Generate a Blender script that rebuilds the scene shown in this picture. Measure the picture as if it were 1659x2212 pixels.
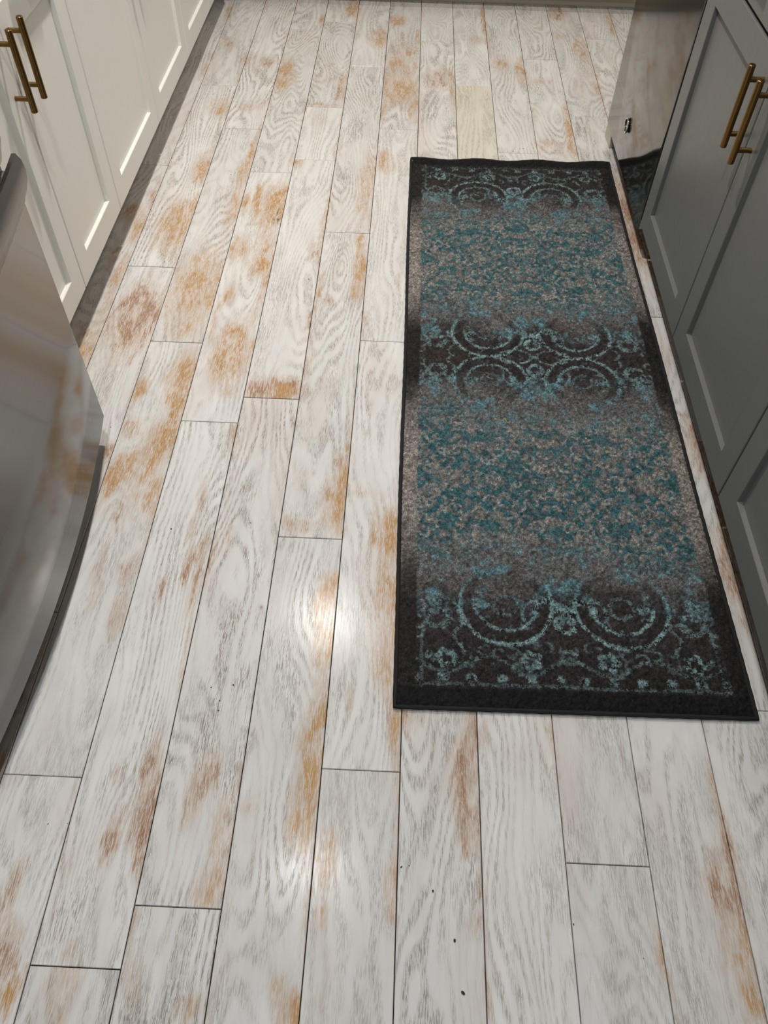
import bpy, bmesh, math, random
import numpy as np
from mathutils import Matrix, Vector

for o in list(bpy.data.objects):
    bpy.data.objects.remove(o)
scene = bpy.context.scene
COL = scene.collection

# ------------------------------------------------------------------ camera
CAM_H = 1.263
r_ = Vector((0.99906757, 0.0401956, 0.0157576))
u_ = Vector((-0.04136959, 0.78686354, 0.61573884))
f_ = Vector((-0.01235091, 0.6158166, -0.78779272))
cd = bpy.data.cameras.new('camera')
cam = bpy.data.objects.new('camera', cd)
COL.objects.link(cam)
M = Matrix((r_, u_, -f_)).transposed().to_4x4()
M.translation = Vector((0, 0, CAM_H))
cam.matrix_world = M
cd.sensor_fit = 'VERTICAL'
cd.sensor_height = 24.0
cd.lens = 24.0 * 1706.0 / 2212.0
cd.clip_start = 0.02
scene.camera = cam

# ------------------------------------------------------------------ world, exposure, lamp plan
world = bpy.data.worlds.new('world')
scene.world = world
world.use_nodes = True
world.node_tree.nodes['Background'].inputs[0].default_value = (0.9, 0.95, 1.0, 1)
world.node_tree.nodes['Background'].inputs[1].default_value = 0.05
vs = scene.view_settings
vs.view_transform = 'Standard'
vs.look = 'None'
vs.exposure = 0.10
vs.gamma = 1.0
vs.use_curve_mapping = False
CEIL = 2.44
WARM = (1.0, 0.94, 0.865)
NEUT = (1.0, 0.985, 0.96)
# (x, y, watts, colour, label)
LAMPS = [(-0.35, 2.13, 24, WARM, 'recessed ceiling downlight over the middle of the aisle, further from the camera'),
         (-0.30, 0.89, 10, NEUT, 'recessed ceiling downlight over the aisle beside the refrigerator'),
         (0.60, 3.10, 6, WARM, 'added fill downlight in the ceiling nearest the back cabinets'),  # added lamp for the far end, position guessed
         (-0.20, -0.55, 11, (0.90, 0.96, 1.0), 'added fill downlight in the ceiling behind the camera')]  # added unseen fill for the near floor, position guessed

# ------------------------------------------------------------------ helpers
def link(o):
    COL.objects.link(o)
    return o

def obj(name, verts, faces, mat, parent=None, smooth=False, loc=None):
    me = bpy.data.meshes.new(name)
    me.from_pydata(verts, [], faces)
    me.validate()
    if mat:
        me.materials.append(mat)
    if smooth:
        me.polygons.foreach_set('use_smooth', [True] * len(me.polygons))
    o = link(bpy.data.objects.new(name, me))
    if parent:
        o.parent = parent
    if loc:
        o.location = loc
    return o

def obj_bm(name, bm, mat, parent=None, smooth=False, loc=None):
    bmesh.ops.recalc_face_normals(bm, faces=bm.faces)
    me = bpy.data.meshes.new(name)
    bm.to_mesh(me)
    bm.free()
    if mat:
        me.materials.append(mat)
    if smooth:
        me.polygons.foreach_set('use_smooth', [True] * len(me.polygons))
        try:
            me.set_sharp_from_angle(angle=math.radians(35))
        except Exception:
            pass
    o = link(bpy.data.objects.new(name, me))
    if parent:
        o.parent = parent
    if loc:
        o.location = loc
    return o

def empty(name, loc=(0, 0, 0), rz=0.0):
    o = link(bpy.data.objects.new(name, None))
    o.location = loc
    o.rotation_euler = (0, 0, rz)
    o.empty_display_size = 0.1
    return o

def tag(o, label, cat, group=None, kind=None):
    if label: o['label'] = label
    if cat: o['category'] = cat
    if group: o['group'] = group
    if kind: o['kind'] = kind
    return o

def struct(o, label=None):
    o['kind'] = 'structure'
    if label: o['label'] = label
    return o

def add_box(bm, x0, x1, y0, y1, z0, z1, bev=0.0, seg=1):
    ret = bmesh.ops.create_cube(bm, size=1.0)
    vs_ = ret['verts']
    for v in vs_:
        v.co = Vector(((x0 + x1) / 2 + v.co.x * (x1 - x0), (y0 + y1) / 2 + v.co.y * (y1 - y0), (z0 + z1) / 2 + v.co.z * (z1 - z0)))
    if bev > 0:
        es = list({e for v in vs_ for e in v.link_edges})
        bmesh.ops.bevel(bm, geom=es, offset=bev, segments=seg, profile=0.6, affect='EDGES')

def box(name, x0, x1, y0, y1, z0, z1, mat, parent=None, bev=0.0, seg=1):
    bm = bmesh.new()
    add_box(bm, x0, x1, y0, y1, z0, z1, bev, seg)
    return obj_bm(name, bm, mat, parent, smooth=bev > 0 and seg > 1)

def add_cyl(bm, p0, p1, r, n=20, bev=0.0):
    p0, p1 = Vector(p0), Vector(p1)
    d = (p1 - p0)
    L = d.length
    d.normalize()
    a = d.orthogonal().normalized()
    b = d.cross(a)
    prof = [(0, 0), (r - bev, 0), (r, bev), (r, L - bev), (r - bev, L), (0, L)] if bev > 0 else [(0, 0), (r, 0), (r, L), (0, L)]
    rings = []
    for (rr, h) in prof:
        if rr == 0:
            rings.append([bm.verts.new(p0 + d * h)])
        else:
            rings.append([bm.verts.new(p0 + d * h + (a * math.cos(2 * math.pi * i / n) + b * math.sin(2 * math.pi * i / n)) * rr) for i in range(n)])
    for A, B in zip(rings, rings[1:]):
        for i in range(n):
            j = (i + 1) % n
            if len(A) == 1: bm.faces.new((A[0], B[i], B[j]))
            elif len(B) == 1: bm.faces.new((A[i], A[j], B[0]))
            else: bm.faces.new((A[i], A[j], B[j], B[i]))

def rect_loft(bm, x0, x1, z0, z1, loops, cap_first=False, cap_last=False):
    """mitred rectangular rings; loops = [(inset, y)], front faces -y"""
    rings = []
    for ins, y in loops:
        rings.append([bm.verts.new((x0 + ins, y, z0 + ins)), bm.verts.new((x1 - ins, y, z0 + ins)),
                      bm.verts.new((x1 - ins, y, z1 - ins)), bm.verts.new((x0 + ins, y, z1 - ins))])
    for A, B in zip(rings, rings[1:]):
        for i in range(4):
            j = (i + 1) % 4
            bm.faces.new((A[i], A[j], B[j], B[i]))
    if cap_first: bm.faces.new(rings[0])
    if cap_last: bm.faces.new(rings[-1])

# ------------------------------------------------------------------ node helper
class NT:
    def __init__(s, name):
        s.m = bpy.data.materials.new(name)
        s.m.use_nodes = True
        s.t = s.m.node_tree
        s.b = s.t.nodes['Principled BSDF']
    def new(s, typ, **kw):
        n = s.t.nodes.new(typ)
        for k, v in kw.items():
            setattr(n, k, v)
        return n
    def put(s, sock, v):
        if isinstance(v, bpy.types.NodeSocket): s.t.links.new(v, sock)
        elif isinstance(v, tuple) and len(v) == 3 and sock.type == 'RGBA': sock.default_value = (*v, 1)
        else: sock.default_value = v
    def math(s, op, a, b=None, c=None, clamp=False):
        n = s.new('ShaderNodeMath', operation=op, use_clamp=clamp)
        s.put(n.inputs[0], a)
        if b is not None: s.put(n.inputs[1], b)
        if c is not None: s.put(n.inputs[2], c)
        return n.outputs[0]
    def xyz(s, x, y, z):
        n = s.new('ShaderNodeCombineXYZ')
        for i, v in enumerate((x, y, z)): s.put(n.inputs[i], v)
        return n.outputs[0]
    def noise(s, vec, scale=1.0, detail=2.0, rough=0.5, dist=0.0):
        n = s.new('ShaderNodeTexNoise')
        s.put(n.inputs['Vector'], vec)
        n.inputs['Scale'].default_value = scale
        n.inputs['Detail'].default_value = detail
        n.inputs['Roughness'].default_value = rough
        n.inputs['Distortion'].default_value = dist
        return n.outputs['Fac']
    def smooth(s, v, a, b, lo=0.0, hi=1.0):
        n = s.new('ShaderNodeMapRange', interpolation_type='SMOOTHSTEP')
        s.put(n.inputs['Value'], v)
        n.inputs['From Min'].default_value = a
        n.inputs['From Max'].default_value = b
        n.inputs['To Min'].default_value = lo
        n.inputs['To Max'].default_value = hi
        return n.outputs['Result']
    def mix(s, fac, a, b):
        n = s.new('ShaderNodeMix', data_type='RGBA')
        s.put(n.inputs['Factor'], fac)
        s.put(n.inputs[6], a)
        s.put(n.inputs[7], b)
        return n.outputs[2]
    def bump(s, h, strength=0.2, dist=0.001):
        n = s.new('ShaderNodeBump')
        n.inputs['Strength'].default_value = strength
        n.inputs['Distance'].default_value = dist
        s.put(n.inputs['Height'], h)
        s.t.links.new(n.outputs['Normal'], s.b.inputs['Normal'])
    def set(s, **kw):
        for k, v in kw.items():
            s.put(s.b.inputs[k.replace('_', ' ')], v)
        return s

def paint(name, col, rough=0.4, bump=0.03):
    n = NT(name)
    tc = n.new('ShaderNodeTexCoord').outputs['Object']
    f = n.noise(tc, 60, 3)
    g = n.noise(tc, 4, 2)
    c2 = tuple(c * 0.955 for c in col)
    n.set(Base_Color=n.mix(g, col, c2), Roughness=n.smooth(f, 0.2, 0.8, rough - 0.04, rough + 0.04))
    n.bump(f, bump, 0.001)
    return n.m

def metal(name, col, rough, brush=(2, 400, 400), bump=0.02, amt=0.05):
    n = NT(name)
    tc = n.new('ShaderNodeTexCoord').outputs['Object']
    mp = n.new('ShaderNodeMapping')
    mp.inputs['Scale'].default_value = brush
    n.t.links.new(tc, mp.inputs['Vector'])
    f = n.noise(mp.outputs[0], 1.0, 3)
    c2 = tuple(c * 0.88 for c in col)
    n.set(Base_Color=n.mix(f, col, c2), Metallic=1.0, Roughness=n.smooth(f, 0.2, 0.8, rough - amt, rough + amt))
    if bump:
        n.bump(f, bump, 0.0005)
    return n.m

# ------------------------------------------------------------------ materials
def plank_material():
    n = NT('whitewashed_oak')
    tc = n.new('ShaderNodeTexCoord').outputs['Object']
    sp = n.new('ShaderNodeSeparateXYZ')
    n.t.links.new(tc, sp.inputs[0])
    x, y = sp.outputs[0], sp.outputs[1]
    rnd = n.new('ShaderNodeObjectInfo').outputs['Random']
    wn = n.new('ShaderNodeTexWhiteNoise', noise_dimensions='1D')
    n.t.links.new(rnd, wn.inputs['W'])
    wsep = n.new('ShaderNodeSeparateColor')
    n.t.links.new(wn.outputs['Color'], wsep.inputs[0])
    ra, rb, rc = wsep.outputs
    off = n.math('MULTIPLY', rnd, 61.7)
    def v(sx, sy, k=0.0):
        return n.xyz(n.math('MULTIPLY', x, sx), n.math('MULTIPLY', y, sy), n.math('ADD', off, k))
    # growth-ring contours: level lines of a stretched soft noise
    f1 = n.noise(v(9.0, 1.7), 1.0, 1.2, 0.35, 0.25)
    wob = n.noise(v(60, 14, 3.1), 1.0, 2.0, 0.5)
    nlev = n.math('MULTIPLY_ADD', ra, 14.0, 13.0)
    lev = n.math('ADD', n.math('MULTIPLY', f1, nlev), n.math('MULTIPLY', wob, 0.9))
    lev = n.math('ADD', lev, n.math('MULTIPLY', x, n.math('MULTIPLY_ADD', rb, 60.0, 10.0)))
    tri = n.math('MULTIPLY', n.math('ABSOLUTE', n.math('SUBTRACT', n.math('FRACT', lev), 0.5)), 2.0)
    line = n.smooth(tri, 0.25, 0.80)
    pores = n.smooth(n.noise(v(820, 62, 7.7), 1.0, 3.0, 0.62), 0.50, 0.57)
    pores2 = n.smooth(n.noise(v(760, 46, 17.7), 1.0, 3.0, 0.66), 0.515, 0.575)
    patch = n.smooth(n.noise(v(16, 4.0, 1.3), 1.0, 2.0, 0.5), 0.32, 0.62)
    patch2 = n.smooth(n.noise(v(22, 5.0, 9.9), 1.0, 2.5, 0.55), 0.46, 0.68)
    grain = n.math('MULTIPLY', line, n.math('MULTIPLY_ADD', pores, 0.80, 0.17))
    grain = n.math('MULTIPLY', grain, n.math('MULTIPLY_ADD', patch, 0.85, 0.12))
    thin = n.math('MULTIPLY', n.smooth(tri, 0.80, 0.96), n.math('MULTIPLY_ADD', pores, 0.45, 0.28))
    thin = n.math('MULTIPLY', thin, n.math('MULTIPLY_ADD', patch, 0.6, 0.4))
    grain = n.math('MAXIMUM', grain, thin)
    grain = n.math('MAXIMUM', grain, n.math('MULTIPLY', n.math('MULTIPLY', pores2, patch2), 0.9))
    grain = n.math('MULTIPLY', grain, n.math('MULTIPLY_ADD', rc, 0.45, 0.70))
    white = n.mix(n.noise(v(30, 7, 4.4), 1.0, 3.0, 0.6), (0.79, 0.787, 0.775), (0.575, 0.565, 0.55))
    tone = n.math('MULTIPLY_ADD', rb, 0.10, 0.92)
    hsv = n.new('ShaderNodeHueSaturation')
    n.put(hsv.inputs['Color'], white)
    n.put(hsv.inputs['Value'], tone)
    col = n.mix(n.math('MULTIPLY', grain, 0.82), hsv.outputs[0], (0.215, 0.185, 0.155))
    # tint carried by a single discoloured plank
    at = n.new('ShaderNodeAttribute', attribute_name='wear_shade')
    ws = n.new('ShaderNodeSeparateColor')
    n.t.links.new(at.outputs['Color'], ws.inputs[0])
    streak = n.noise(v(420, 26, 21.0), 1.0, 4.0, 0.66)
    blot = n.noise(v(46, 13, 31.0), 1.0, 4.0, 0.62)
    nz = n.math('ADD', n.math('MULTIPLY', n.math('SUBTRACT', streak, 0.5), 1.7), n.math('MULTIPLY', n.math('SUBTRACT', blot, 0.5), 2.3))
    fleck = n.math('SUBTRACT', 1.0, n.math('MULTIPLY', n.smooth(n.noise(v(760, 60, 41.0), 1.0, 3.0, 0.65), 0.50, 0.57), 0.70))
    def wear_shade(ch):
        m = n.smooth(n.math('ADD', n.math('MULTIPLY', ch, 1.0), nz), 0.46, 0.98)
        m = n.math('MULTIPLY', m, n.smooth(ch, 0.03, 0.30))
        return n.math('MULTIPLY', m, fleck)
    tan = n.smooth(n.noise(v(12, 3.0, 51.0), 1.0, 3.0, 0.6), 0.47, 0.77, 0.0, 0.38)
    col = n.mix(n.math('MULTIPLY', tan, n.math('MULTIPLY_ADD', streak, 1.2, 0.1)), col, (0.50, 0.37, 0.29))
    brown = n.mix(n.smooth(streak, 0.3, 0.7), (0.24, 0.115, 0.060), (0.40, 0.245, 0.16))
    orange = n.mix(n.smooth(streak, 0.3, 0.7), (0.36, 0.185, 0.060), (0.52, 0.325, 0.150))
    amt = n.math('MAXIMUM', ws.outputs[0], n.math('MULTIPLY', ws.outputs[1], 0.9))
    halo = n.math('MULTIPLY', n.smooth(n.math('ADD', amt, n.math('MULTIPLY', nz, 0.30)), 0.02, 0.58), n.math('MULTIPLY_ADD', fleck, 0.66, -0.02))
    col = n.mix(halo, col, (0.50, 0.365, 0.265))
    col = n.mix(wear_shade(ws.outputs[1]), col, brown)
    col = n.mix(wear_shade(ws.outputs[0]), col, orange)
    col = n.mix(n.math('MULTIPLY', n.smooth(n.math('ADD', ws.outputs[2], nz), 0.5, 0.9), n.smooth(ws.outputs[2], 0.1, 0.5)), col, (0.035, 0.02, 0.012))
    al = n.mix(n.math('SUBTRACT', 1.0, at.outputs['Alpha']), col, (0.62, 0.58, 0.42))
    n.set(Base_Color=al, Roughness=n.smooth(streak, 0.2, 0.8, 0.15, 0.22))
    n.b.inputs['IOR'].default_value = 1.40
    n.b.inputs['Specular IOR Level'].default_value = 0.14
    h = n.math('ADD', n.math('MULTIPLY', grain, -0.6), n.math('MULTIPLY', streak, 0.8))
    n.bump(h, 0.10, 0.0006)
    return n.m

M_PLANK = plank_material()
M_SUB = paint('dark_joint', (0.040, 0.022, 0.012), 0.9)
M_LEFT = paint('warm_white_paint', (0.85, 0.84, 0.795), 0.36)
M_RIGHT = paint('grey_paint', (0.155, 0.158, 0.154), 0.36)
M_CARC_D = paint('carcass_dark', (0.010, 0.010, 0.011), 0.7)
M_CARC_L = paint('carcass_light', (0.45, 0.42, 0.37), 0.6)
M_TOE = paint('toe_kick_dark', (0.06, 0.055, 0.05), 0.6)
M_TOEB = paint('greige_base_paint', (0.50, 0.46, 0.38), 0.4)
M_WALL = paint('wall_paint', (0.52, 0.51, 0.49), 0.8)
M_CEIL = paint('ceiling_paint', (0.74, 0.73, 0.72), 0.9)
M_COUNTER = paint('white_stone', (0.72, 0.71, 0.69), 0.25)
M_BRASS = metal('brushed_bronze', (0.215, 0.128, 0.042), 0.28, brush=(300, 300, 20))
M_STEEL = metal('stainless_steel', (0.235, 0.223, 0.205), 0.09, brush=(400, 3, 400), bump=0.004, amt=0.02)
M_FRIDGE = metal('fridge_steel', (0.135, 0.128, 0.122), 0.13, brush=(400, 2, 400), bump=0.004, amt=0.02)
M_LIP = metal('satin_lip', (0.20, 0.19, 0.178), 0.34, brush=(400, 2, 400), bump=0.004, amt=0.03)
M_CHROME = metal('chrome', (0.85, 0.84, 0.82), 0.08, bump=0)
M_BLACK = paint('black_plastic', (0.012, 0.013, 0.014), 0.30)
M_DGREY = paint('dark_grey_plastic', (0.05, 0.052, 0.053), 0.4)
M_BIND = paint('black_binding', (0.006, 0.006, 0.0065), 0.85, 0.3)

# ------------------------------------------------------------------ room shell
XL, XR, YB, YF = -1.37, 1.235, 4.18, -2.6
struct(box('wall_left', XL - 0.1, XL, YF, YB, 0, CEIL, M_WALL))
struct(box('wall_right', XR, XR + 0.1, YF, YB, 0, CEIL, M_WALL))
struct(box('wall_back', XL - 0.1, XR + 0.1, YB, YB + 0.1, 0, CEIL, M_WALL))
struct(box('wall_front', XL - 0.1, XR + 0.1, YF - 0.1, YF, 0, CEIL, M_WALL))
struct(box('ceiling', XL - 0.1, XR + 0.1, YF - 0.1, YB + 0.1, CEIL, CEIL + 0.1, M_CEIL))

# ------------------------------------------------------------------ floor and planks
W = 0.127
X0 = 0.0277
PL = 1.06
F = 1706.0
def px(x, y):
    """floor point seen at a photograph pixel (used only to note where worn and shaded spots lie on the floor)"""
    d = r_ * ((x - 829.5) / F) + u_ * (-(y - 1106.0) / F) + f_
    t = -CAM_H / d.z
    return d.x * t, d.y * t

# worn spots: (x, y, half width, half height, strength) measured on the photograph, o = orange, r = reddish brown, its last row painted shade, k = dark
WEAR_O = [(330,417,8,6,.6),(305,489,11,20,.9),(437,364,14,22,.8),(382,489,28,35,.75),(408,475,8,40,.7),(259,588,9,25,.8),(425,629,40,60,.7),
 (184,762,12,35,.9),(206,702,8,60,.5),(397,822,22,45,.85),(302,837,10,14,.9),(318,837,5,12,.8),(370,822,12,12,.5),(486,762,18,40,.9),(281,460,15,12,.8),
 (526,372,8,30,.7),(505,454,10,30,.6),(529,438,5,14,.8),(555,441,8,28,.95),(595,446,20,32,.95),(574,520,10,28,.8),(508,536,6,20,.8),(531,536,9,22,.6),
 (558,573,15,15,.95),(579,587,5,45,.8),(566,645,5,15,.6),(465,587,8,30,.5),(497,640,10,20,.5),(500,764,25,40,.85),(550,685,8,20,.5),(463,698,6,25,.6),
 (486,830,22,20,.45),(608,849,18,14,.95),(778,579,10,45,.8),(776,512,8,10,.6),(691,616,6,25,.7),(781,618,7,12,.7),(789,406,14,50,.5),(831,356,22,12,.5),
 (389,876,18,30,.9),(350,953,25,35,.95),(285,1004,25,20,.85),(239,1033,15,25,.95),(314,999,20,25,.8),(338,1067,8,40,.7),(304,844,14,8,.8),(304,1057,30,30,.4),
 (256,1322,12,35,.55),(750,968,7,8,.6),(743,1040,14,30,.95),(728,1093,18,35,.85),(740,1149,5,8,.7),(846,1130,14,20,.95),(842,1170,16,30,.9),(813,1136,8,30,.7),
 (830,1238,10,40,.7),(849,1286,10,40,.8),(825,1298,14,25,.5),(711,1281,16,30,.85),(697,1320,14,25,.7),(704,1358,20,25,.7),(704,1409,18,35,.75),(701,1476,22,40,.5),
 (692,1545,18,30,.9),(671,1596,18,40,.7),(674,1687,14,60,.95),(647,1717,16,40,.6),(665,1747,12,30,.8),(831,1415,18,60,.65),(852,1557,9,35,.95),(843,1509,6,20,.6),
 (858,1635,6,20,.7),(753,1509,5,25,.6),(530,1747,12,15,.45),(647,1760,16,50,.8),(659,1820,14,20,.7),(469,1790,12,50,.6),(454,1911,20,40,.6),(707,1836,22,30,.55),
 (701,1881,20,30,.45),(849,1896,8,40,.7),(846,1962,8,30,.6),(695,1980,15,15,.4),(626,2182,20,30,.75),(599,2137,20,25,.42),(1197,1630,5,60,.6),(1610,2050,28,60,.8),
 (1625,2140,22,40,.7),(1427,2060,8,50,.75),(1450,2125,8,30,.5),(11,2155,14,30,.95),(439,1925,12,40,.7),(155,2058,14,20,.42),(125,2128,30,40,.38),(136,2182,15,40,.38),(407,2182,25,25,.45),
 (609,160,18,22,.9),(615,139,14,6,.8),(476,230,14,15,.6),(547,331,8,28,.7),(441,154,4,14,.6),(458,121,4,6,.5),(494,24,3,12,.9),(696,41,4,8,.8),(768,18,12,12,.95),
 (822,83,16,14,.8),(857,44,14,8,.8),(863,148,26,40,.5),(857,195,30,20,.75),(828,236,5,12,.7),(893,236,5,15,.8),(904,80,3,14,.8),(978,195,4,30,.7),(1046,47,4,25,.9),
 (1034,86,12,6,.6),(1082,142,14,14,.45),(1126,154,8,16,.85),(1253,109,12,14,.65),(1262,65,6,10,.5),(1235,289,8,40,.85),(1194,319,20,14,.4),(1318,47,6,20,.6),(833,337,10,10,.6),(177,745,8,12,.7)]
WEAR_SHADE_R = [(269,562,6,10,.6),(293,690,35,50,.8),(389,663,25,20,.45),(245,557,8,20,.6),(180,716,15,12,.6),(593,844,50,18,.8),(669,693,5,14,.7),(643,353,10,8,.7),
 (711,650,8,8,.7),(805,364,14,5,.6),(677,541,10,15,.45),(863,605,4,12,.5),(275,922,20,15,.6),(285,936,30,8,.5),(258,1117,20,25,.4),(237,975,8,15,.7),(270,1238,14,25,.5),
 (230,1190,5,40,.42),(205,1269,14,35,.42),(437,1067,7,30,.6),(415,1141,6,25,.6),(444,1173,6,20,.9),(405,1221,6,25,.9),(425,1250,6,50,.85),(422,1197,5,15,.8),(350,1272,4,15,.6),
 (449,1226,5,40,.7),(736,997,12,14,.6),(728,1080,22,40,.6),(781,1064,20,8,.5),(499,1149,10,15,.35),(620,1129,12,12,.6),(658,1139,12,12,.5),(325,1681,15,55,.75),(312,1762,18,50,.8),
 (298,1865,6,35,.95),(244,1803,12,35,.8),(228,1857,10,15,.6),(244,1675,5,10,.7),(423,1708,15,45,.65),(27,1925,14,50,.6),(11,2020,12,40,.95),(35,2047,12,40,.5),(8,2100,15,40,.7),
 (287,1993,8,30,.5),(285,2101,12,40,.45),(876,1551,12,20,.6),(418,1717,14,50,.6),(460,1672,18,30,.42),(490,1747,14,40,.5),(683,2167,10,30,.45),(1020,1565,10,40,.8),(1005,1665,22,50,.8),
 (1015,1780,20,30,.8),(1005,1830,12,15,.6),(1045,1590,8,25,.6),(1580,1925,28,60,.85),(1570,1820,10,50,.75),(1540,1900,15,30,.42),(1020,2000,15,25,.4),(580,133,12,8,.6),(538,230,18,8,.5),
 (532,130,12,10,.5),(491,94,14,8,.42),(739,189,8,20,.8),(698,227,30,4,.5),(887,112,10,8,.6),(955,168,18,14,.65),(934,165,15,5,.5),(1126,150,8,16,.5),(1203,27,14,10,.8),(1200,77,10,8,.42),
 (1170,177,14,5,.5),(1235,300,8,40,.5),(1294,195,6,12,.5),
 (1405,560,20,60,.9),(1370,470,20,60,1.0),(1360,520,12,40,.8),(1560,1090,25,90,.95),(1530,1000,18,60,.8),(1590,1230,22,70,.7),(1500,960,14,40,.7)]  # brown painted in for the deep shade under the right cabinets
WEAR_K = [(596,480,5,14,.85),(598,462,3,26,.6)]
def conv(lst):
    out = []
    for (x, y, hw, hh, s) in lst:
        cx, cy = px(x, y)
        ex, _ = px(x + hw, y)
        _, ey = px(x, max(y - hh, -200))
        out.append((cx, cy, max(abs(ex - cx), 0.004), max(abs(ey - cy), 0.008), s))
    return np.array(out)
WO, WR, WK = conv(WEAR_O), conv(WEAR_SHADE_R), conv(WEAR_K)

def wear_shade_at(P, row, spots):
    """P: n x 2 floor points on plank row; spots only count on the row that holds their centre"""
    v = np.zeros(len(P))
    rows = np.floor((spots[:, 0] - X0) / W)
    for s, rr in zip(spots, rows):
        if abs(s[0] - (X0 + (row + 0.5) * W)) > W * 0.5 + s[2] * 0.35:
            continue
        if s[1] < P[:, 1].min() - 0.002 or s[1] > P[:, 1].max() + 0.002:
            continue
        d2 = ((P[:, 0] - s[0]) / (s[2] * 1.4)) ** 2 + ((P[:, 1] - s[1]) / (s[3] * 1.4)) ** 2
        v = np.maximum(v, s[4] * np.exp(-0.55 * d2 ** 1.4))
    return v

floor_ = box('floor', XL, XR, YF, YB, -0.04, -0.010, M_SUB)
struct(floor_, 'worn whitewashed oak plank floor')
SEAMS = {-7: 2.30, -6: 1.783, -5: 1.484, -4: 1.221, -3: 1.303, -2: 1.975, -1: 1.516, 0: 3.271, 1: 2.907, 2: 2.449, 3: 3.143, 4: 1.65}
EXTRA = {-3: [2.711]}
rng = random.Random(11)
def make_plank(row, ya, yb):
    g = 0.0008
    ch = 0.0008
    xa, xb = X0 + row * W + g, X0 + (row + 1) * W - g
    xa, xb = max(xa, XL + 0.001), min(xb, XR - 0.001)
    if xb - xa < 0.01 or yb - ya < 0.02:
        return
    ya += g; yb -= g
    cx, cy = (xa + xb) / 2, (ya + yb) / 2
    visible = yb > 0.0 and -0.95 < cx < 1.0
    nx = 11 if visible else 2
    ny = max(3, int((yb - ya) / 0.016) + 1) if visible else 2
    dz = rng.uniform(-0.00035, 0.00035)
    xs = np.linspace(xa + ch, xb - ch, nx) - cx
    ys = np.linspace(ya + ch, yb - ch, ny) - cy
    XX, YY = np.meshgrid(xs, ys)
    top = [(float(a), float(b), dz) for a, b in zip(XX.ravel(), YY.ravel())]
    faces = [(j * nx + i, j * nx + i + 1, (j + 1) * nx + i + 1, (j + 1) * nx + i) for j in range(ny - 1) for i in range(nx - 1)]
    per = [i for i in range(nx)] + [j * nx + nx - 1 for j in range(1, ny)] + [(ny - 1) * nx + i for i in range(nx - 2, -1, -1)] + [j * nx for j in range(ny - 2, 0, -1)]
    n0 = len(top)
    ring1, ring2 = [], []
    for k in per:
        a, b, _ = top[k]
        a2 = a + (ch if abs(a - xs[-1]) < 1e-7 else -ch if abs(a - xs[0]) < 1e-7 else 0)
        b2 = b + (ch if abs(b - ys[-1]) < 1e-7 else -ch if abs(b - ys[0]) < 1e-7 else 0)
        ring1.append((a2, b2, dz - ch))
        ring2.append((a2, b2, -0.010))
    verts = top + ring1 + ring2
    m = len(per)
    for k in range(m):
        l = (k + 1) % m
        faces.append((per[l], per[k], n0 + k, n0 + l))
        faces.append((n0 + l, n0 + k, n0 + m + k, n0 + m + l))
    o = obj('plank', verts, faces, M_PLANK, floor_)
    o.location = (cx, cy, 0)
    P = np.array(verts)[:, :2] + np.array([cx, cy])
    colr = np.zeros((len(verts), 4), np.float32)
    colr[:, 3] = 1
    if visible:
        colr[:, 0] = wear_shade_at(P, row, WO)
        colr[:, 1] = wear_shade_at(P, row, WR)
        for _ in range(4):
            ex = xa if rng.random() < 0.4 else xb
            ey, el, ew, es_ = rng.uniform(ya, yb), rng.uniform(0.05, 0.20), rng.uniform(0.006, 0.022), rng.uniform(0.22, 0.52)
            e_ = es_ * np.exp(-((P[:, 0] - ex) / ew) ** 2 - ((P[:, 1] - ey) / el) ** 2)
            ch_ = 1 if rng.random() < 0.7 else 0
            colr[:, ch_] = np.maximum(colr[:, ch_], e_)
        colr[:, 2] = wear_shade_at(P, row, WK)
    if row == 1 and abs(yb - 2.907) < 0.01:
        colr[:, 3] = 0.55
    at = o.data.attributes.new('wear_shade', 'FLOAT_COLOR', 'POINT')
    at.data.foreach_set('color', colr.ravel())

for row in range(-11, 10):
    base = SEAMS.get(row, rng.uniform(0, PL))
    ks = [base + PL * k for k in range(-8, 8)]
    cuts = sorted([c for c in ks if YF + 0.05 < c < YB - 0.05] + EXTRA.get(row, []) + [YF, YB])
    for a, b in zip(cuts, cuts[1:]):
        make_plank(row, a, b)

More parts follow.
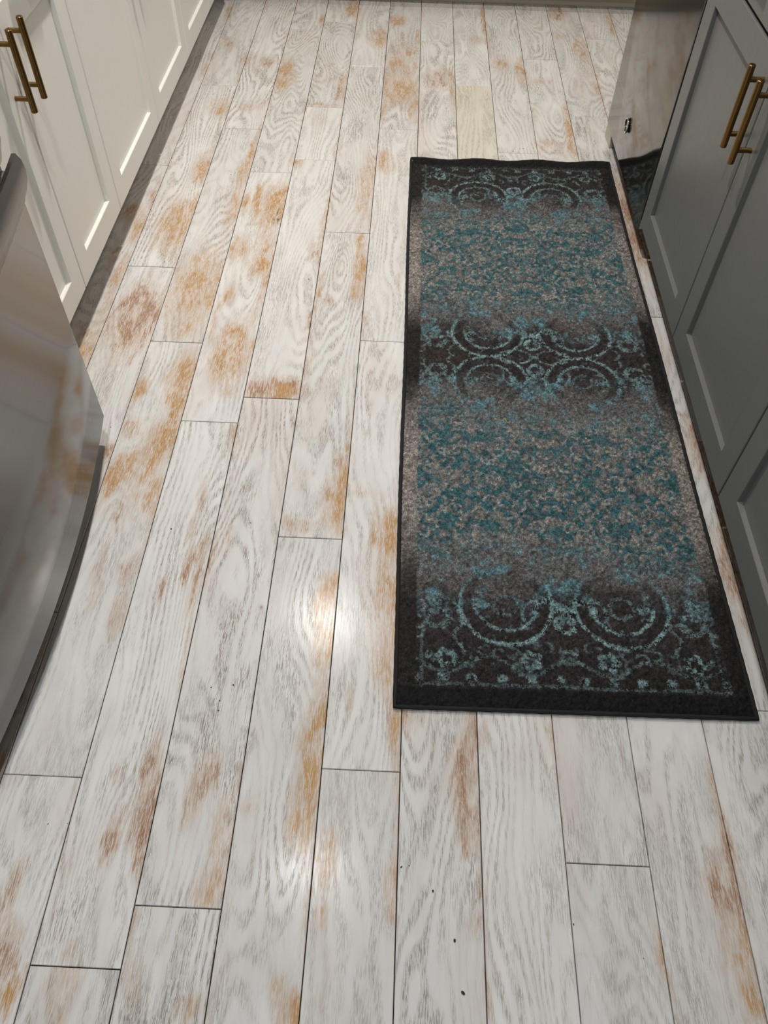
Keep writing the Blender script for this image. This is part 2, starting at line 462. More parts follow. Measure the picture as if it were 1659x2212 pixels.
# ------------------------------------------------------------------ cabinets
DOOR_Z0, DOOR_Z1 = 0.101, 0.697
def shaker_front(name, parent, xa, xb, z0, z1, mat, rail=0.060, hinge=None, handle=None):
    """xa..xb along the local width; the frame's face lies on local y = 0 and looks to -y"""
    g = 0.0024
    bm = bmesh.new()
    t, rec, c = 0.019, 0.0095, 0.0012
    r = rail
    loops = [(0, t), (0, c), (c, 0), (r - c, 0), (r, c), (r + 0.0008, rec), (r + 0.006, rec + 0.006)]
    rect_loft(bm, xa + g, xb - g, z0 + g, z1 - g, loops)
    d = obj_bm(name, bm, mat, parent)
    bm = bmesh.new()
    add_box(bm, xa + g + r - 0.003, xb - g - r + 0.003, rec, rec + 0.006, z0 + g + r - 0.003, z1 - g - r + 0.003)
    obj_bm('panel', bm, mat, d)
    if handle is not None:
        hx, hz0, hz1, vert = handle
        bm = bmesh.new()
        yb = -0.029
        if vert:
            add_cyl(bm, (hx, yb, hz0), (hx, yb, hz1), 0.0064, 24, 0.0012)
            zc = (hz0 + hz1) / 2
            for z in (zc - 0.048, zc + 0.048):
                add_cyl(bm, (hx, yb + 0.003, z), (hx, 0.0005, z), 0.0046, 20)
        else:
            add_cyl(bm, (hx - 0.073, yb, hz0), (hx + 0.073, yb, hz0), 0.0064, 24, 0.0012)
            for x in (hx - 0.048, hx + 0.048):
                add_cyl(bm, (x, yb + 0.003, hz0), (x, 0.0005, hz0), 0.0046, 20)
        h = obj_bm('handle', bm, M_BRASS, d, smooth=True)
        h['label'] = 'brushed bronze bar pull'
    return d

HZ0, HZ1 = 0.528, 0.674
def cabinet(name, loc, rz, width, doors, mat, carc, label, group=None, depth=0.60, drawers=True, toe=0.076, toemat=None):
    """doors: list of (xa, xb, handle_x or None) in local width coordinates"""
    c = empty(name, loc, rz)
    tag(c, label, 'cabinet', group)
    bm = bmesh.new()
    add_box(bm, 0.0005, width - 0.0005, 0.0195, depth, 0.104, 0.868)
    obj_bm('carcass', bm, carc, c)
    bm = bmesh.new()
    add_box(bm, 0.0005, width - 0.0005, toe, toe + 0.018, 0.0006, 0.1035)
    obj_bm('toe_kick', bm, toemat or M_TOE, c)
    for xa, xb, hx in doors:
        shaker_front('door', c, xa, xb, DOOR_Z0, DOOR_Z1, mat, handle=None if hx is None else (hx, HZ0, HZ1, True))
        if drawers:
            shaker_front('drawer_front', c, xa, xb, DOOR_Z1 + 0.003, 0.864, mat, rail=0.050, handle=((xa + xb) / 2, 0.782, 0, False))
    return c

LX, RX = -0.751, 0.617
HALF = math.pi / 2
# left bank: local x = world y - y0
cabinet('base_cabinet', (LX, 1.207, 0), HALF, 0.676, [(0, 0.338, 0.308), (0.338, 0.676, 0.368)], M_LEFT, M_CARC_L,
        'warm white shaker base cabinet with bronze bar pulls beside the refrigerator', 'warm white cabinets along the left wall', toemat=M_LEFT)
cabinet('base_cabinet', (LX, 1.883, 0), HALF, 0.923, [(0, 0.470, 0.440), (0.470, 0.923, 0.500)], M_LEFT, M_CARC_L,
        'wide warm white shaker base cabinet in the middle of the left row', 'warm white cabinets along the left wall', toemat=M_LEFT)
c3 = cabinet('base_cabinet', (LX, 2.806, 0), HALF, 0.40, [(0, 0.40, 0.030)], M_LEFT, M_CARC_L,
        'narrow warm white single-door base cabinet at the far end of the left row', 'warm white cabinets along the left wall', toemat=M_LEFT)
bm = bmesh.new(); add_box(bm, 0.4006, 0.70, 0.0, 0.0190, DOOR_Z0 + 0.002, 0.864, 0.0012, 1)
fl_c = obj_bm('filler', bm, M_LEFT, c3)
bm = bmesh.new(); add_box(bm, 0.4006, 0.70, 0.0195, 0.60, 0.104, 0.868); obj_bm('corner_carcass', bm, M_CARC_L, c3)
bm = bmesh.new(); add_box(bm, 0.4006, 0.70, 0.076, 0.094, 0.0006, 0.1035); obj_bm('toe_kick', bm, M_LEFT, c3)
# right bank: local x = y1 - world y
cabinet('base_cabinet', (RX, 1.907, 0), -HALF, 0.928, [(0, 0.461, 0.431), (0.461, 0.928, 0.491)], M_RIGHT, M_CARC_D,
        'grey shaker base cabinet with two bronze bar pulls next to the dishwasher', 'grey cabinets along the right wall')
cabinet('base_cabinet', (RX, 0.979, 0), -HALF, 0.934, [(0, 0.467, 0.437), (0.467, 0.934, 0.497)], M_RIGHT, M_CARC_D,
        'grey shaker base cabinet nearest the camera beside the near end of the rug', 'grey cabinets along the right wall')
# back run, above the top of the picture except for its base
bc = empty('base_cabinet', (-0.74, 3.575, 0))
tag(bc, 'greige base cabinet run across the far end of the floor', 'cabinet')
bm = bmesh.new(); add_box(bm, 0, 1.96, 0.0195, 0.59, 0.104, 0.868); obj_bm('carcass', bm, M_CARC_L, bc)
bm = bmesh.new(); add_box(bm, 0, 1.96, 0.101, 0.119, 0.0006, 0.1035); obj_bm('toe_kick', bm, M_TOEB, bc)
bm = bmesh.new()
prof = [(0.101, 0.0006)] + [(0.101 - 0.013 * math.cos(a), 0.0006 + 0.016 * math.sin(a)) for a in [i * HALF / 6 for i in range(7)]]
va = [bm.verts.new((0, y, z)) for y, z in prof]
vb = [bm.verts.new((1.96, y, z)) for y, z in prof]
for i in range(len(prof)):
    j = (i + 1) % len(prof)
    bm.faces.new((va[i], va[j], vb[j], vb[i]))
bm.faces.new(va); bm.faces.new(vb)
obj_bm('shoe_moulding', bm, M_TOEB, bc)
for k in range(4):
    shaker_front('door', bc, 0.02 + k * 0.48, 0.02 + (k + 1) * 0.48, DOOR_Z0, DOOR_Z1, M_LEFT)
    shaker_front('drawer_front', bc, 0.02 + k * 0.48, 0.02 + (k + 1) * 0.48, DOOR_Z1 + 0.003, 0.864, M_LEFT, rail=0.05)

tag(box('countertop', XL + 0.002, LX + 0.028, 1.19, 3.52, 0.870, 0.905, M_COUNTER, bev=0.003, seg=2), 'white stone countertop on the warm white cabinets', 'countertop')
tag(box('countertop', RX - 0.028, XR - 0.002, 0.04, 2.60, 0.870, 0.905, M_COUNTER, bev=0.003, seg=2), 'white stone countertop on the grey cabinets and dishwasher', 'countertop')
tag(box('countertop', XL + 0.002, XR - 0.002, 3.545, YB - 0.002, 0.870, 0.905, M_COUNTER, bev=0.003, seg=2), 'white stone countertop across the far end', 'countertop')

# ------------------------------------------------------------------ dishwasher and end panel
dw = empty('dishwasher', (0.615, 2.21, 0))
tag(dw, 'stainless steel dishwasher with a round chrome badge reflecting the floor', 'dishwasher')
bm = bmesh.new(); add_box(bm, 0.030, 0.59, -0.295, 0.295, 0.09, 0.862); obj_bm('tub', bm, M_DGREY, dw)
bm = bmesh.new(); add_box(bm, 0.0, 0.030, -0.2985, 0.296, 0.082, 0.862, 0.003, 2); obj_bm('door', bm, M_STEEL, dw, smooth=True)
bm = bmesh.new(); add_box(bm, 0.065, 0.080, -0.295, 0.295, 0.001, 0.088); obj_bm('toe_panel', bm, M_BLACK, dw)
bm = bmesh.new()
n = 40
ringv = []
R1, R2 = 0.0185, 0.0024
for i in range(n):
    a = 2 * math.pi * i / n
    ringv.append([bm.verts.new((-0.0035 + (-R2 * math.cos(b)), 0.052 + (R1 + R2 * math.sin(b)) * math.cos(a), 0.188 + (R1 + R2 * math.sin(b)) * math.sin(a))) for b in [2 * math.pi * k / 10 for k in range(10)]])
for i in range(n):
    for k in range(10):
        bm.faces.new((ringv[i][k], ringv[(i + 1) % n][k], ringv[(i + 1) % n][(k + 1) % 10], ringv[i][(k + 1) % 10]))
badge = obj_bm('badge', bm, M_CHROME, dw, smooth=True)
badge['label'] = 'round chrome badge'
bm = bmesh.new(); add_cyl(bm, (-0.0002, 0.052, 0.188), (-0.0016, 0.052, 0.188), 0.0180, 32, 0.0006)
obj_bm('badge_face', bm, M_STEEL, badge, smooth=True)
ep = empty('end_panel', (0.638, 2.513, 0))
tag(ep, 'greige end panel standing just past the far side of the dishwasher', 'panel')
bm = bmesh.new(); add_box(bm, 0.012, 0.59, 0.0, 0.072, 0.001, 0.868); obj_bm('board', bm, M_TOEB, ep)
bm = bmesh.new(); add_box(bm, 0.0, 0.012, -0.012, 0.075, 0.001, 0.06, 0.002, 2); obj_bm('base_trim', bm, M_TOEB, ep)
bm = bmesh.new(); add_box(bm, 0.0125, 0.036, -0.012, -0.0005, 0.001, 0.022, 0.002, 2); obj_bm('base_trim', bm, M_TOEB, ep)

# ------------------------------------------------------------------ refrigerator with bowed doors
fr = empty('refrigerator', (-0.60, 0.715, 0))
tag(fr, 'stainless steel refrigerator with a bowed freezer drawer front', 'refrigerator')
FC, FH = 0.715, 0.447
def bow(y):
    return -0.583 - 0.0365 * ((y - FC) / FH) ** 2
def bowed(name, ya, yb, profile, back, mat, parent, ny=40):
    """profile: [(offset outward, z)] from bottom to top on the bowed face, closed to x = back"""
    bm = bmesh.new()
    full = [(None, profile[0][1])] + profile + [(None, profile[-1][1])]
    rows = []
    for j in range(ny + 1):
        y = ya + (yb - ya) * j / ny
        rows.append([bm.verts.new(((back if d is None else bow(y) + d) + 0.60, y - 0.715, z)) for d, z in full])
    for A, B in zip(rows, rows[1:]):
        for i in range(len(full)):
            k = (i + 1) % len(full)
            bm.faces.new((A[i], A[k], B[k], B[i]))
    bm.faces.new(rows[0]); bm.faces.new(rows[-1])
    return obj_bm(name, bm, mat, parent, smooth=True)
YA, YBF = FC - FH, FC + FH
bm = bmesh.new(); add_box(bm, -1.34 + 0.60, -0.688 + 0.60, -0.448, 0.448, 0.03, 1.765, 0.004, 2); obj_bm('body', bm, M_DGREY, fr, smooth=True)
dr = bowed('freezer_drawer', YA, YBF, [(-0.004, 0.060), (0, 0.066), (0, 0.30), (0, 0.552), (0.002, 0.556)], -0.682, M_FRIDGE, fr)
lip = bowed('drawer_lip', YA, YBF, [(0.0022, 0.5562), (0.004, 0.562), (0.012, 0.577), (0.0185, 0.594), (0.0215, 0.610), (0.0195, 0.626), (0.0135, 0.6355), (0.007, 0.635),
                                    (0.001, 0.627), (-0.006, 0.610), (-0.014, 0.580)], -0.630, M_LIP, fr)
# open scoop behind the lip
bowed('drawer_scoop', YA + 0.004, YBF - 0.004, [(-0.046, 0.5570), (-0.046, 0.590), (-0.05, 0.592)], -0.683, M_BLACK, fr)
bowed('mullion', YA + 0.003, YBF - 0.003, [(-0.0145, 0.5925), (-0.0145, 0.606), (-0.0165, 0.608), (-0.0165, 0.6205)], -0.684, M_DGREY, fr)
bowed('scoop_trim', YA + 0.003, YBF - 0.003, [(-0.0140, 0.6063), (-0.0125, 0.6070), (-0.0140, 0.6078)], -0.640, M_CHROME, fr)
for k, (a, b) in enumerate(((YA, FC - 0.002), (FC + 0.002, YBF))):
    dd = bowed('door', a, b, [(-0.0125, 0.6215), (-0.0105, 0.626), (-0.0045, 0.645), (0, 0.660), (0, 1.2), (0, 1.755), (-0.004, 1.76)], -0.682, M_FRIDGE, fr)
    hy = FC - 0.045 if k == 0 else FC + 0.045
    bm = bmesh.new()
    hx = bow(hy) + 0.048 + 0.60
    add_cyl(bm, (hx, hy - 0.715, 0.78), (hx, hy - 0.715, 1.60), 0.012, 20, 0.002)
    for z in (0.84, 1.54):
        add_cyl(bm, (hx, hy - 0.715, z), (bow(hy) + 0.6, hy - 0.715, z), 0.009, 16)
    obj_bm('handle', bm, M_FRIDGE, dd, smooth=True)
bm = bmesh.new(); add_box(bm, -0.70 + 0.6, -0.672 + 0.6, -0.44, 0.44, 0.012, 0.056); obj_bm('base_grille', bm, M_BLACK, fr)
for sx in (-0.12, -0.66):
    for sy in (-0.40, 0.40):
        bm = bmesh.new(); add_cyl(bm, (sx, sy, 0.0006), (sx, sy, 0.031), 0.02, 16); obj_bm('foot', bm, M_BLACK, fr)

# ------------------------------------------------------------------ runner rug
RW, RL = 0.613, 1.815
RUGX, RUGY = 0.0145, 0.566
nr = np.random.RandomState(5)
def vnoise(u, v, seed):
    g = np.random.RandomState(seed).rand(512, 512)
    iu, iv = np.floor(u).astype(int), np.floor(v).astype(int)
    fu, fv = u - iu, v - iv
    fu, fv = fu * fu * (3 - 2 * fu), fv * fv * (3 - 2 * fv)
    a = g[iu % 512, iv % 512]; b = g[(iu + 1) % 512, iv % 512]
    c = g[iu % 512, (iv + 1) % 512]; d = g[(iu + 1) % 512, (iv + 1) % 512]
    return (a * (1 - fu) + b * fu) * (1 - fv) + (c * (1 - fu) + d * fu) * fv
def fbm(u, v, f, seed, oc=3):
    s, t, amp = 0, 0, 1.0
    for o in range(oc):
        s = s + vnoise(u * f + 17, v * f + 31, seed + o) * amp
        t += amp; f *= 2; amp *= 0.55
    return s / t
def sst(x, a, b):
    t = np.clip((x - a) / (b - a), 0, 1)
    return t * t * (3 - 2 * t)
def lin(r, g, b):
    return np.array([((c / 255) / 12.92 if c / 255 < 0.04045 else ((c / 255 + 0.055) / 1.055) ** 2.4) for c in (r, g, b)])

STEP = 0.0021
nu, nv = int(RW / STEP), int(RL / STEP)
us = np.linspace(0.004, RW - 0.004, nu)
vvs = np.linspace(0.004, RL - 0.004, nv)
U, V = np.meshgrid(us, vvs)
def rug_colour(U, V):
    # slight weaving wobble
    wu = (fbm(U, V, 40, 1) - 0.5) * 0.006
    wv = (fbm(U, V, 40, 7) - 0.5) * 0.006
    u, v = U + wu, V + wv
    a = np.abs(u - 0.3065)
    E0, MID, E1 = 0.122, 0.898, 1.686
    b = np.where(v < (E0 + MID) / 2, v - E0, np.where(v < MID, MID - v, np.where(v < (MID + E1) / 2, v - MID, E1 - v)))
    endz = (v < (E0 + MID) / 2) | (v > (MID + E1) / 2)
    n1 = fbm(U, V, 9, 21); n2 = fbm(U, V, 28, 31); n3 = fbm(U, V, 90, 41, 2); n4 = fbm(U, V, 190, 45, 1)
    spk = nr.rand(*U.shape)
    bb = b + (n1 - 0.5) * 0.10 + (n2 - 0.5) * 0.05
    def L(c): return np.ones(U.shape + (3,)) * lin(*c)
    def mixc(A, B, t): return A + (B - A) * t[..., None]
    dark, mid, taupe = L((47, 43, 43)), L((93, 92, 92)), L((98, 105, 106))
    teal, lblue, pale, beige = L((24, 82, 90)), L((82, 120, 129)), L((120, 147, 149)), L((134, 125, 119))
    col = mixc(dark, mid, sst(bb, 0.05, 0.17))
    col = mixc(col, taupe, sst(bb, 0.15, 0.30) * 0.75)
    # teal and beige field of the two medallions
    cb = (MID - E0) / 2 + 0.004
    rr = np.sqrt((a / 0.9) ** 2 + (b - cb) ** 2)
    th = np.arctan2(b - cb, a)
    petal = np.cos(rr * 260 + 1.8 * np.cos(8 * th)) * 0.55 + np.cos(16 * th + rr * 90) * 0.4
    sx, sy = a * 128, b * 118
    lat = np.sin(sx + 1.7 * np.sin(sy * 0.7)) * np.sin(sy + 1.7 * np.sin(sx * 0.6))
    orn = np.where(rr < 0.15, petal, lat * 1.25) + (n3 - 0.5) * 1.5 + (n2 - 0.5) * 1.3 + (n1 - 0.5) * 1.0 + (n4 - 0.5) * 0.9
    field = sst(bb, 0.15, 0.27)
    tealm = sst(orn, -0.55, 0.35) * field
    col = mixc(col, teal, tealm * 0.72)
    col = mixc(col, beige, sst(-orn, 0.40, 1.3) * field * 0.62)
    for ca, cv_, ra_, rv in ((0.0, cb - 0.115, 0.034, 0.012), (0.205, cb, 0.020, 0.026), (0.115, cb - 0.10, 0.022, 0.014), (0.060, cb - 0.15, 0.024, 0.016), (0.17, cb - 0.16, 0.030, 0.022), (0.235, cb - 0.03, 0.016, 0.020)):
        d = ((a - ca) / ra_) ** 2 + ((b - cv_) / rv) ** 2 + (n3 - 0.5) * 1.4
        col = mixc(col, beige, sst(1.2 - d, 0, 0.6) * 0.55 * sst(bb, 0.1, 0.2))
    rc2 = np.random.RandomState(77)
    curl = np.zeros(U.shape); halo = np.zeros(U.shape)
    for i in range(95):
        ca = rc2.uniform(0.0, 0.265); cv2 = rc2.uniform(0.17, 0.40); r0 = rc2.uniform(0.006, 0.0135); a0 = rc2.uniform(0, 6.28)
        dx_, dy_ = a - ca, b - cv2
        m_ = (np.abs(dx_) < 0.022) & (np.abs(dy_) < 0.022)
        d = np.sqrt(dx_[m_] ** 2 + dy_[m_] ** 2); t_ = np.arctan2(dy_[m_], dx_[m_])
        gapm = sst(np.cos(t_ - a0), -0.75, -0.2)
        curl[m_] = np.maximum(curl[m_], (1 - sst(np.abs(d - r0), 0.0016, 0.0044)) * gapm)
        halo[m_] = np.maximum(halo[m_], (1 - sst(np.abs(d - r0 - 0.0055), 0.0015, 0.0042)) * 0.8)
    jit = sst(n3 * 0.5 + n4 * 0.5, 0.28, 0.5)
    col = mixc(col, teal, halo * field * jit * 0.65)
    col = mixc(col, beige, curl * field * jit * 0.72)
    pcl = np.zeros(U.shape)
    for i in range(46):
        ca = rc2.uniform(0.0, 0.272); cv2 = rc2.uniform(-0.055, 0.125); r0 = rc2.uniform(0.005, 0.013); a0 = rc2.uniform(0, 6.28)
        dx_, dy_ = a - ca, b - cv2
        m_ = (np.abs(dx_) < 0.022) & (np.abs(dy_) < 0.022)
        d = np.sqrt(dx_[m_] ** 2 + dy_[m_] ** 2); t_ = np.arctan2(dy_[m_], dx_[m_])
        pcl[m_] = np.maximum(pcl[m_], (1 - sst(np.abs(d - r0), 0.0012, 0.0040)) * sst(np.cos(t_ - a0), -0.6, 0.1))
    col = mixc(col, pale, pcl * jit * 0.34 * (1 - field))
    # light blue blotches between dark scrolls and medallion
    zone = sst(bb, 0.05, 0.12) * (1 - sst(bb, 0.17, 0.26))
    bl = sst(fbm(a, b, 38, 61) * 0.75 + fbm(U, V, 30, 67) * 0.25 + (n3 - 0.5) * 0.6, 0.50, 0.74)
    col = mixc(col, lblue, bl * zone * 0.72)
    # scrolls
    ln = np.zeros(U.shape)
    dk = np.zeros(U.shape)
    d1 = np.sqrt((a - 0.107) ** 2 + (b - 0.086) ** 2)
    fade = (1 - sst(b, 0.11, 0.165))
    ln = np.maximum(ln, (1 - sst(np.abs(d1 - 0.086), 0.0020, 0.0054)) * fade)
    ln = np.maximum(ln, (1 - sst(np.abs(d1 - 0.057), 0.0018, 0.0046)) * (1 - sst(b, 0.075, 0.11)) * 0.85)
    dk = np.maximum(dk, (1 - sst(np.abs(d1 - 0.0715), 0.006, 0.010)) * fade)
    d2 = np.sqrt((a - 0.107) ** 2 + (b - 0.082) ** 2)
    ln = np.maximum(ln, (1 - sst(np.abs(d2 - 0.022), 0.002, 0.005)) * 0.45)
    ln = np.maximum(ln, (1 - sst(np.sqrt((a - 0.147) ** 2 + (b - 0.083) ** 2), 0.008, 0.014)) * 0.8)
    # centre rosette and moustache
    d3 = np.sqrt(a ** 2 + (b - 0.046) ** 2)
    ln = np.maximum(ln, (1 - sst(np.abs(d3 - 0.017), 0.003, 0.0065)) * 0.9)
    d4 = np.sqrt((a - 0.036) ** 2 + (b - 0.072) ** 2)
    ln = np.maximum(ln, (1 - sst(np.abs(d4 - 0.021), 0.003, 0.007)) * (b > 0.070) * 1.0)
    ln = np.maximum(ln, (1 - sst(np.sqrt(a ** 2 + ((b - 0.079) * 1.4) ** 2), 0.009, 0.016)) * 0.8)
    d5 = np.sqrt((a - 0.04) ** 2 + (b - 0.066) ** 2)
    ln = np.maximum(ln, (1 - sst(np.abs(d5 - 0.037), 0.002, 0.005)) * 0.55 * (b > 0.045))
    # leaf between the scrolls
    lf = (a - 0.045) ** 2 / 0.034 ** 2 + b ** 2 / 0.021 ** 2
    dk = np.maximum(dk, (1 - sst(lf, 0.7, 1.1)) * (~endz))
    ln = np.maximum(ln, (1 - sst(np.abs(lf - 1.3), 0.12, 0.4)) * 0.7 * (~endz) * (a < 0.08))
    ln = np.maximum(ln, (1 - sst(np.sqrt(a ** 2 + b ** 2), 0.004, 0.009)) * 0.6 * (~endz))
    # outer side motifs
    sd = np.abs(a - 0.196 - 0.009 * np.sin(b * 95))
    side = (1 - sst(sd, 0.002, 0.005)) * (1 - sst(np.abs(b), 0.07, 0.11)) * 0.45
    ln = np.maximum(ln, side)
    d6 = np.sqrt((a - 0.232) ** 2 + (np.abs(b) - 0.052) ** 2)
    ln = np.maximum(ln, (1 - sst(np.abs(d6 - 0.020), 0.003, 0.007)) * 0.5 * (a < 0.27))
    ln = np.maximum(ln, (1 - sst(np.sqrt((a - 0.238) ** 2 + (b - 0.092) ** 2), 0.010, 0.022)) * 0.8)
    fadeb = sst(b, -0.02, 0.01)
    # end borders with rosettes, garland and a dotted row
    e = np.where(endz, b + 0.122, 9.0)
    ln = np.where(e < 0.115, ln * sst(e, 0.085, 0.115), ln)
    for ca in (0.068, 0.220):
        q = np.sqrt((a - ca) ** 2 + (e - 0.093) ** 2)
        an = np.arctan2(e - 0.093, a - ca)
        ln = np.maximum(ln, (1 - sst(np.abs(q - 0.014 - 0.003 * np.cos(5 * an)), 0.0035, 0.007)) * 1.0)
    q = np.sqrt((a - 0.0) ** 2 + (e - 0.100) ** 2)
    ln = np.maximum(ln, (1 - sst(np.abs(q - 0.013), 0.002, 0.005)) * 0.5)
    gar = np.abs(e - 0.082 + 0.016 * np.cos((a - 0.068) * 2 * np.pi / 0.152))
    ln = np.maximum(ln, (1 - sst(gar, 0.002, 0.006)) * 0.45)
    dots = (np.cos((a - 0.02) * 2 * np.pi / 0.051) * 0.5 + 0.5)
    ln = np.maximum(ln, sst(dots + (n3 - 0.5) * 0.5, 0.62, 0.85) * (1 - sst(np.abs(e - 0.056), 0.004, 0.010)) * 1.0)
    ln = np.maximum(ln, (1 - sst(np.abs(e - 0.043), 0.0015, 0.0045)) * 0.42)
    ln = np.maximum(ln, (1 - sst(np.abs(a - 0.262), 0.0015, 0.004)) * 0.35 * (e < 0.16))
    d7 = np.sqrt((a - 0.250) ** 2 + (e - 0.098) ** 2)
    ln = np.maximum(ln, (1 - sst(d7, 0.004, 0.009)) * 0.8)
    brk = sst(n3 * 0.6 + n4 * 0.4 + (spk - 0.5) * 0.5, 0.26, 0.50)
    col = mixc(col, dark * 0.72, dk * 0.62)
    lcol = mixc(pale, lblue, sst(bb, 0.03, 0.10) * 0.8)
    col = mixc(col, lcol, np.clip(ln, 0, 1) * brk * 0.8)
    inb = e < 0.16
    dm = np.where(inb, sst(0.16 - e, 0, 0.08), 0) * 1.1
    col = mixc(col, col * 0.72, dm)
    # plain side and end borders, grey beside the medallions and black beside the scrolls
    edge = np.minimum(u, RW - u)
    bcol = mixc(L((34, 31, 31)), L((130, 124, 119)), sst(bb, 0.10, 0.30))
    col = mixc(col, bcol, 1 - sst(edge, 0.031, 0.037))
    ee = np.minimum(v, RL - v)
    col = mixc(col, L((20, 19, 20)), 1 - sst(ee, 0.033, 0.040))
    col = col * (0.60 + 0.98 * spk[..., None] ** 2) * (0.45 + 1.05 * n4[..., None])
    return np.clip(col, 0.002, 1)
RC = rug_colour(U, V)
base_h = 0.0082
pile = (nr.rand(nv, nu) - 0.5) * 0.0036 + (fbm(U, V, 150, 91, 2) - 0.5) * 0.0044
edged = np.minimum(np.minimum(U, RW - U), np.minimum(V, RL - V))
Z = base_h + pile * sst(edged, 0.0, 0.01) - 0.003 * (1 - sst(edged, 0.0, 0.012))
# edges are not quite straight, the far end lifts in shallow ripples
ripple = np.exp(-((RL - V) / 0.03) ** 2) * (0.5 + 0.5 * np.sin(U * 34 + 0.8)) * 0.006
Z = Z + ripple
def warp(U, V):
    X = RUGX + U - 0.0066 * (V / RL) + 0.0022 * np.sin(V * 7.3 + 1) * np.abs(U / RW - 0.45)
    Y = RUGY + V + 0.0065 * (U / RW) * (1 - V / RL) + 0.0165 * (U / RW) * (V / RL) - 0.006 * (V / RL)
    return X, Y
XX, YY = warp(U, V)
jx = (nr.rand(nv, nu) - 0.5) * 0.0012
rv = np.stack([XX + jx, YY + (nr.rand(nv, nu) - 0.5) * 0.0012, Z], -1).reshape(-1, 3)
idx = np.arange(nu * nv).reshape(nv, nu)
fc = np.stack([idx[:-1, :-1], idx[:-1, 1:], idx[1:, 1:], idx[1:, :-1]], -1).reshape(-1, 4)
rug = empty('runner_rug', (RUGX, RUGY, 0))
tag(rug, 'teal, grey and black distressed medallion runner rug on the plank floor', 'rug')
me = bpy.data.meshes.new('pile')
me.vertices.add(len(rv)); me.vertices.foreach_set('co', (rv - np.array([RUGX, RUGY, 0])).ravel())
me.loops.add(fc.size); me.loops.foreach_set('vertex_index', fc.ravel())
me.polygons.add(len(fc)); me.polygons.foreach_set('loop_start', np.arange(0, fc.size, 4)); me.polygons.foreach_set('loop_total', np.full(len(fc), 4))
me.update(calc_edges=True)
ca_ = me.attributes.new('yarn', 'FLOAT_COLOR', 'FACE')
ca_.data.foreach_set('color', np.concatenate([RC[:-1, :-1].reshape(-1, 3), np.ones((len(fc), 1))], 1).astype(np.float32).ravel())
nt = NT('rug_yarn')
yarn = nt.new('ShaderNodeAttribute', attribute_name='yarn').outputs['Color']
tcx = nt.new('ShaderNodeTexCoord').outputs['Object']
fz = nt.noise(tcx, 900, 2)
hs = nt.new('ShaderNodeHueSaturation')
nt.put(hs.inputs['Color'], yarn); nt.put(hs.inputs['Value'], nt.smooth(fz, 0.3, 0.7, 0.75, 1.25))
nt.set(Base_Color=hs.outputs[0], Roughness=0.75)
nt.b.inputs['Specular IOR Level'].default_value = 0.15
nt.b.inputs['Sheen Weight'].default_value = 0.05
nt.b.inputs['Sheen Roughness'].default_value = 0.5
nt.bump(fz, 0.4, 0.001)
me.materials.append(nt.m)
po = link(bpy.data.objects.new('pile', me)); po.parent = rug
# bound edge
bm = bmesh.new()
path = []
def pt(u, v):
    x, y = warp(np.array([u]), np.array([v]))
    z = 0.0048 + float(np.exp(-((RL - v) / 0.03) ** 2) * (0.5 + 0.5 * math.sin(u * 34 + 0.8)) * 0.006)
    return Vector((float(x[0]) - RUGX, float(y[0]) - RUGY, z))
for k in range(60): path.append(pt(RW * k / 60, 0.0))
for k in range(160): path.append(pt(RW, RL * k / 160))
for k in range(60): path.append(pt(RW * (1 - k / 60), RL))
for k in range(160): path.append(pt(0, RL * (1 - k / 160)))
rings = []
m = len(path)
for i, p in enumerate(path):
    t = (path[(i + 1) % m] - path[i - 1]).normalized()
    nrm = t.cross(Vector((0, 0, 1))).normalized()
    up = nrm.cross(t)
    rad = 0.0041 + 0.00035 * math.sin(i * 2.1)
    rings.append([bm.verts.new(p + (nrm * math.cos(b) + up * math.sin(b)) * rad) for b in [2 * math.pi * k / 10 for k in range(10)]])
for i in range(m):
    A, B = rings[i], rings[(i + 1) % m]
    for k in range(10):
        bm.faces.new((A[k], A[(k + 1) % 10], B[(k + 1) % 10], B[k]))
bd = obj_bm('binding', bm, M_BIND, rug, smooth=True)
bd['label'] = 'black overlocked edge binding'
bm = bmesh.new()
pts = [pt(RW * t, 0.003) for t in (0, 1)] + [pt(RW * t, RL - 0.003) for t in (1, 0)]
lo = [bm.verts.new((p.x, p.y, 0.0008)) for p in pts]
hi = [bm.verts.new((p.x, p.y, 0.0035)) for p in pts]
bm.faces.new(lo); bm.faces.new(hi)
for i in range(4):
    bm.faces.new((lo[i], lo[(i + 1) % 4], hi[(i + 1) % 4], hi[i]))
obj_bm('backing', bm, M_BIND, rug)

# ------------------------------------------------------------------ small bits on the floor
M_CRUMB = paint('dark_crumb', (0.02, 0.018, 0.015), 0.8)
bits = [(370, 1143, 5), (475, 1514, 5), (472, 1535, 4), (504, 1480, 4), (456, 1485, 3), (1000, 2145, 7), (982, 2032, 6), (239, 923, 3), (541, 1130, 3), (667, 604, 4), (705, 607, 2), (499, 378, 3), (1123, 322, 4), (955, 319, 4),
        (1140, 318, 3), (1082, 331, 3), (1096, 329, 3), (1108, 327, 4), (1131, 321, 4), (1190, 319, 3), (1199, 326, 3), (1216, 331, 3), (1247, 331, 3), (1262, 330, 4), (1274, 331, 3), (1292, 332, 3), (1304, 331, 3), (938, 322, 3), (947, 320, 3), (713, 333, 4), (722, 331, 3), (867, 1873, 4), (884, 1870, 3), (935, 1925, 5), (1239, 1997, 3), (104, 1780, 3), (146, 1779, 2), (1283, 126, 3), (1290, 55, 2), (880, 490, 2), (1390, 2070, 2), (1180, 330, 3)]
bm = bmesh.new()
rc_ = random.Random(3)
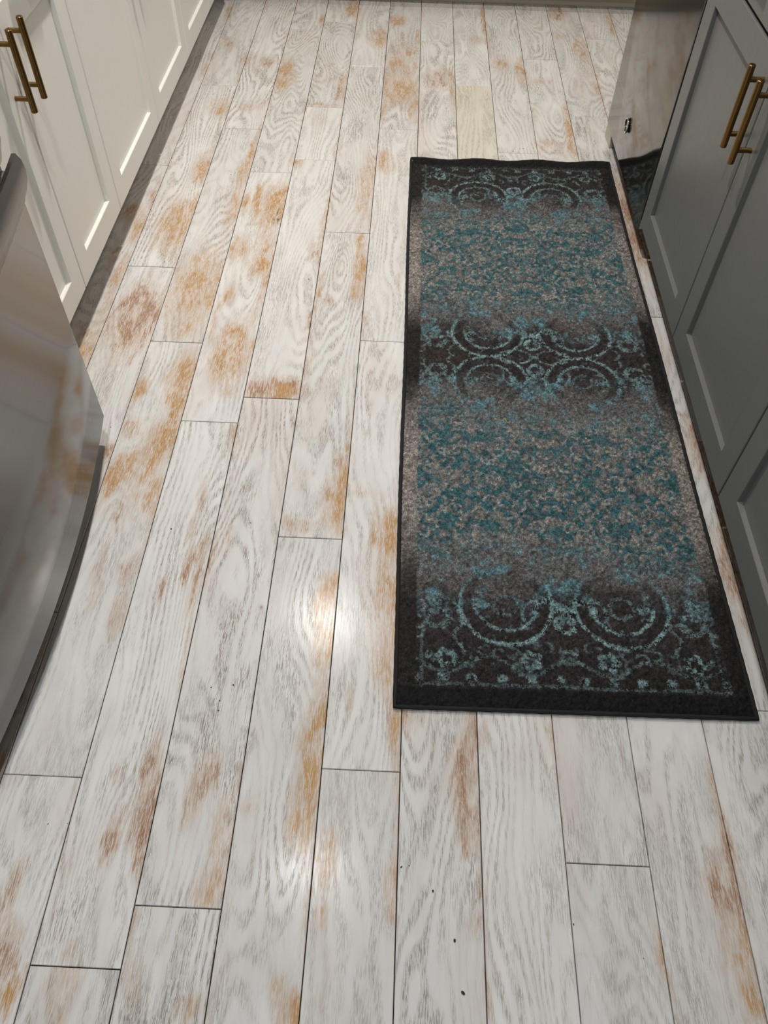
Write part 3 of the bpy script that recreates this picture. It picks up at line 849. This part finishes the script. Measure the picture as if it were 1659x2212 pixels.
for (x, y, s) in bits:
    cx, cy = px(x, y)
    rad = s * 0.00026
    mat4 = Matrix.Translation((cx, cy, 0.0006 + rad * 0.5)) @ Matrix.Rotation(rc_.uniform(0, 6), 4, 'Z') @ Matrix.Diagonal((rad * rc_.uniform(0.7, 1.5), rad * rc_.uniform(0.8, 2.2), rad * 0.5, 1))
    bmesh.ops.create_icosphere(bm, subdivisions=1, radius=1.0, matrix=mat4)
cr = obj_bm('crumbs', bm, M_CRUMB)
tag(cr, 'dark crumbs and specks scattered over the plank floor', 'crumbs', kind='stuff')
M_THREAD = paint('yellow_green_thread', (0.45, 0.42, 0.10), 0.7)
bm = bmesh.new()
tx, ty = px(1092, 917)
zt = 0.0115
pth = [Vector((tx + 0.012 * t - 0.006, ty + 0.010 * (0.5 - t) + 0.003 * math.sin(t * 7), zt + 0.001 * math.sin(t * 5))) for t in [i / 8 for i in range(9)]]
for A, B in zip(pth, pth[1:]): add_cyl(bm, A, B, 0.0007, 6)
tag(obj_bm('thread', bm, M_THREAD), 'tiny yellow-green thread lying on the runner rug', 'thread')

# ------------------------------------------------------------------ ceiling lamps
nt = NT('lamp_lens')
nt.set(Base_Color=(0.9, 0.9, 0.9))
nt.b.inputs['Emission Color'].default_value = (1, 0.95, 0.88, 1)
nt.b.inputs['Emission Strength'].default_value = 6.0
M_LENS = nt.m
M_TRIM = paint('white_trim', (0.8, 0.8, 0.8), 0.5)
for (x, y, w, c, lab) in LAMPS:
    e = empty('ceiling_light', (x, y, CEIL))
    tag(e, lab, 'light', 'recessed ceiling downlights')
    bm = bmesh.new()
    N = 40
    pr = [(0.052, -0.001), (0.056, -0.006), (0.078, -0.005), (0.082, -0.0005)]
    rg = [[bm.verts.new((rr * math.cos(2 * math.pi * i / N), rr * math.sin(2 * math.pi * i / N), z)) for i in range(N)] for rr, z in pr]
    for A, B in zip(rg, rg[1:]):
        for i in range(N):
            bm.faces.new((A[i], A[(i + 1) % N], B[(i + 1) % N], B[i]))
    obj_bm('trim_ring', bm, M_TRIM, e, smooth=True)
    bm = bmesh.new()
    bmesh.ops.create_circle(bm, cap_ends=True, segments=32, radius=0.052)
    for vv in bm.verts: vv.co.z = -0.0015
    obj_bm('lens', bm, M_LENS, e)
    ld = bpy.data.lights.new('downlight', 'AREA')
    ld.shape = 'DISK'; ld.size = 0.10; ld.energy = w; ld.color = c; ld.spread = math.radians(150)
    lo_ = link(bpy.data.objects.new('lamp', ld)); lo_.parent = e; lo_.location = (0, 0, -0.008)
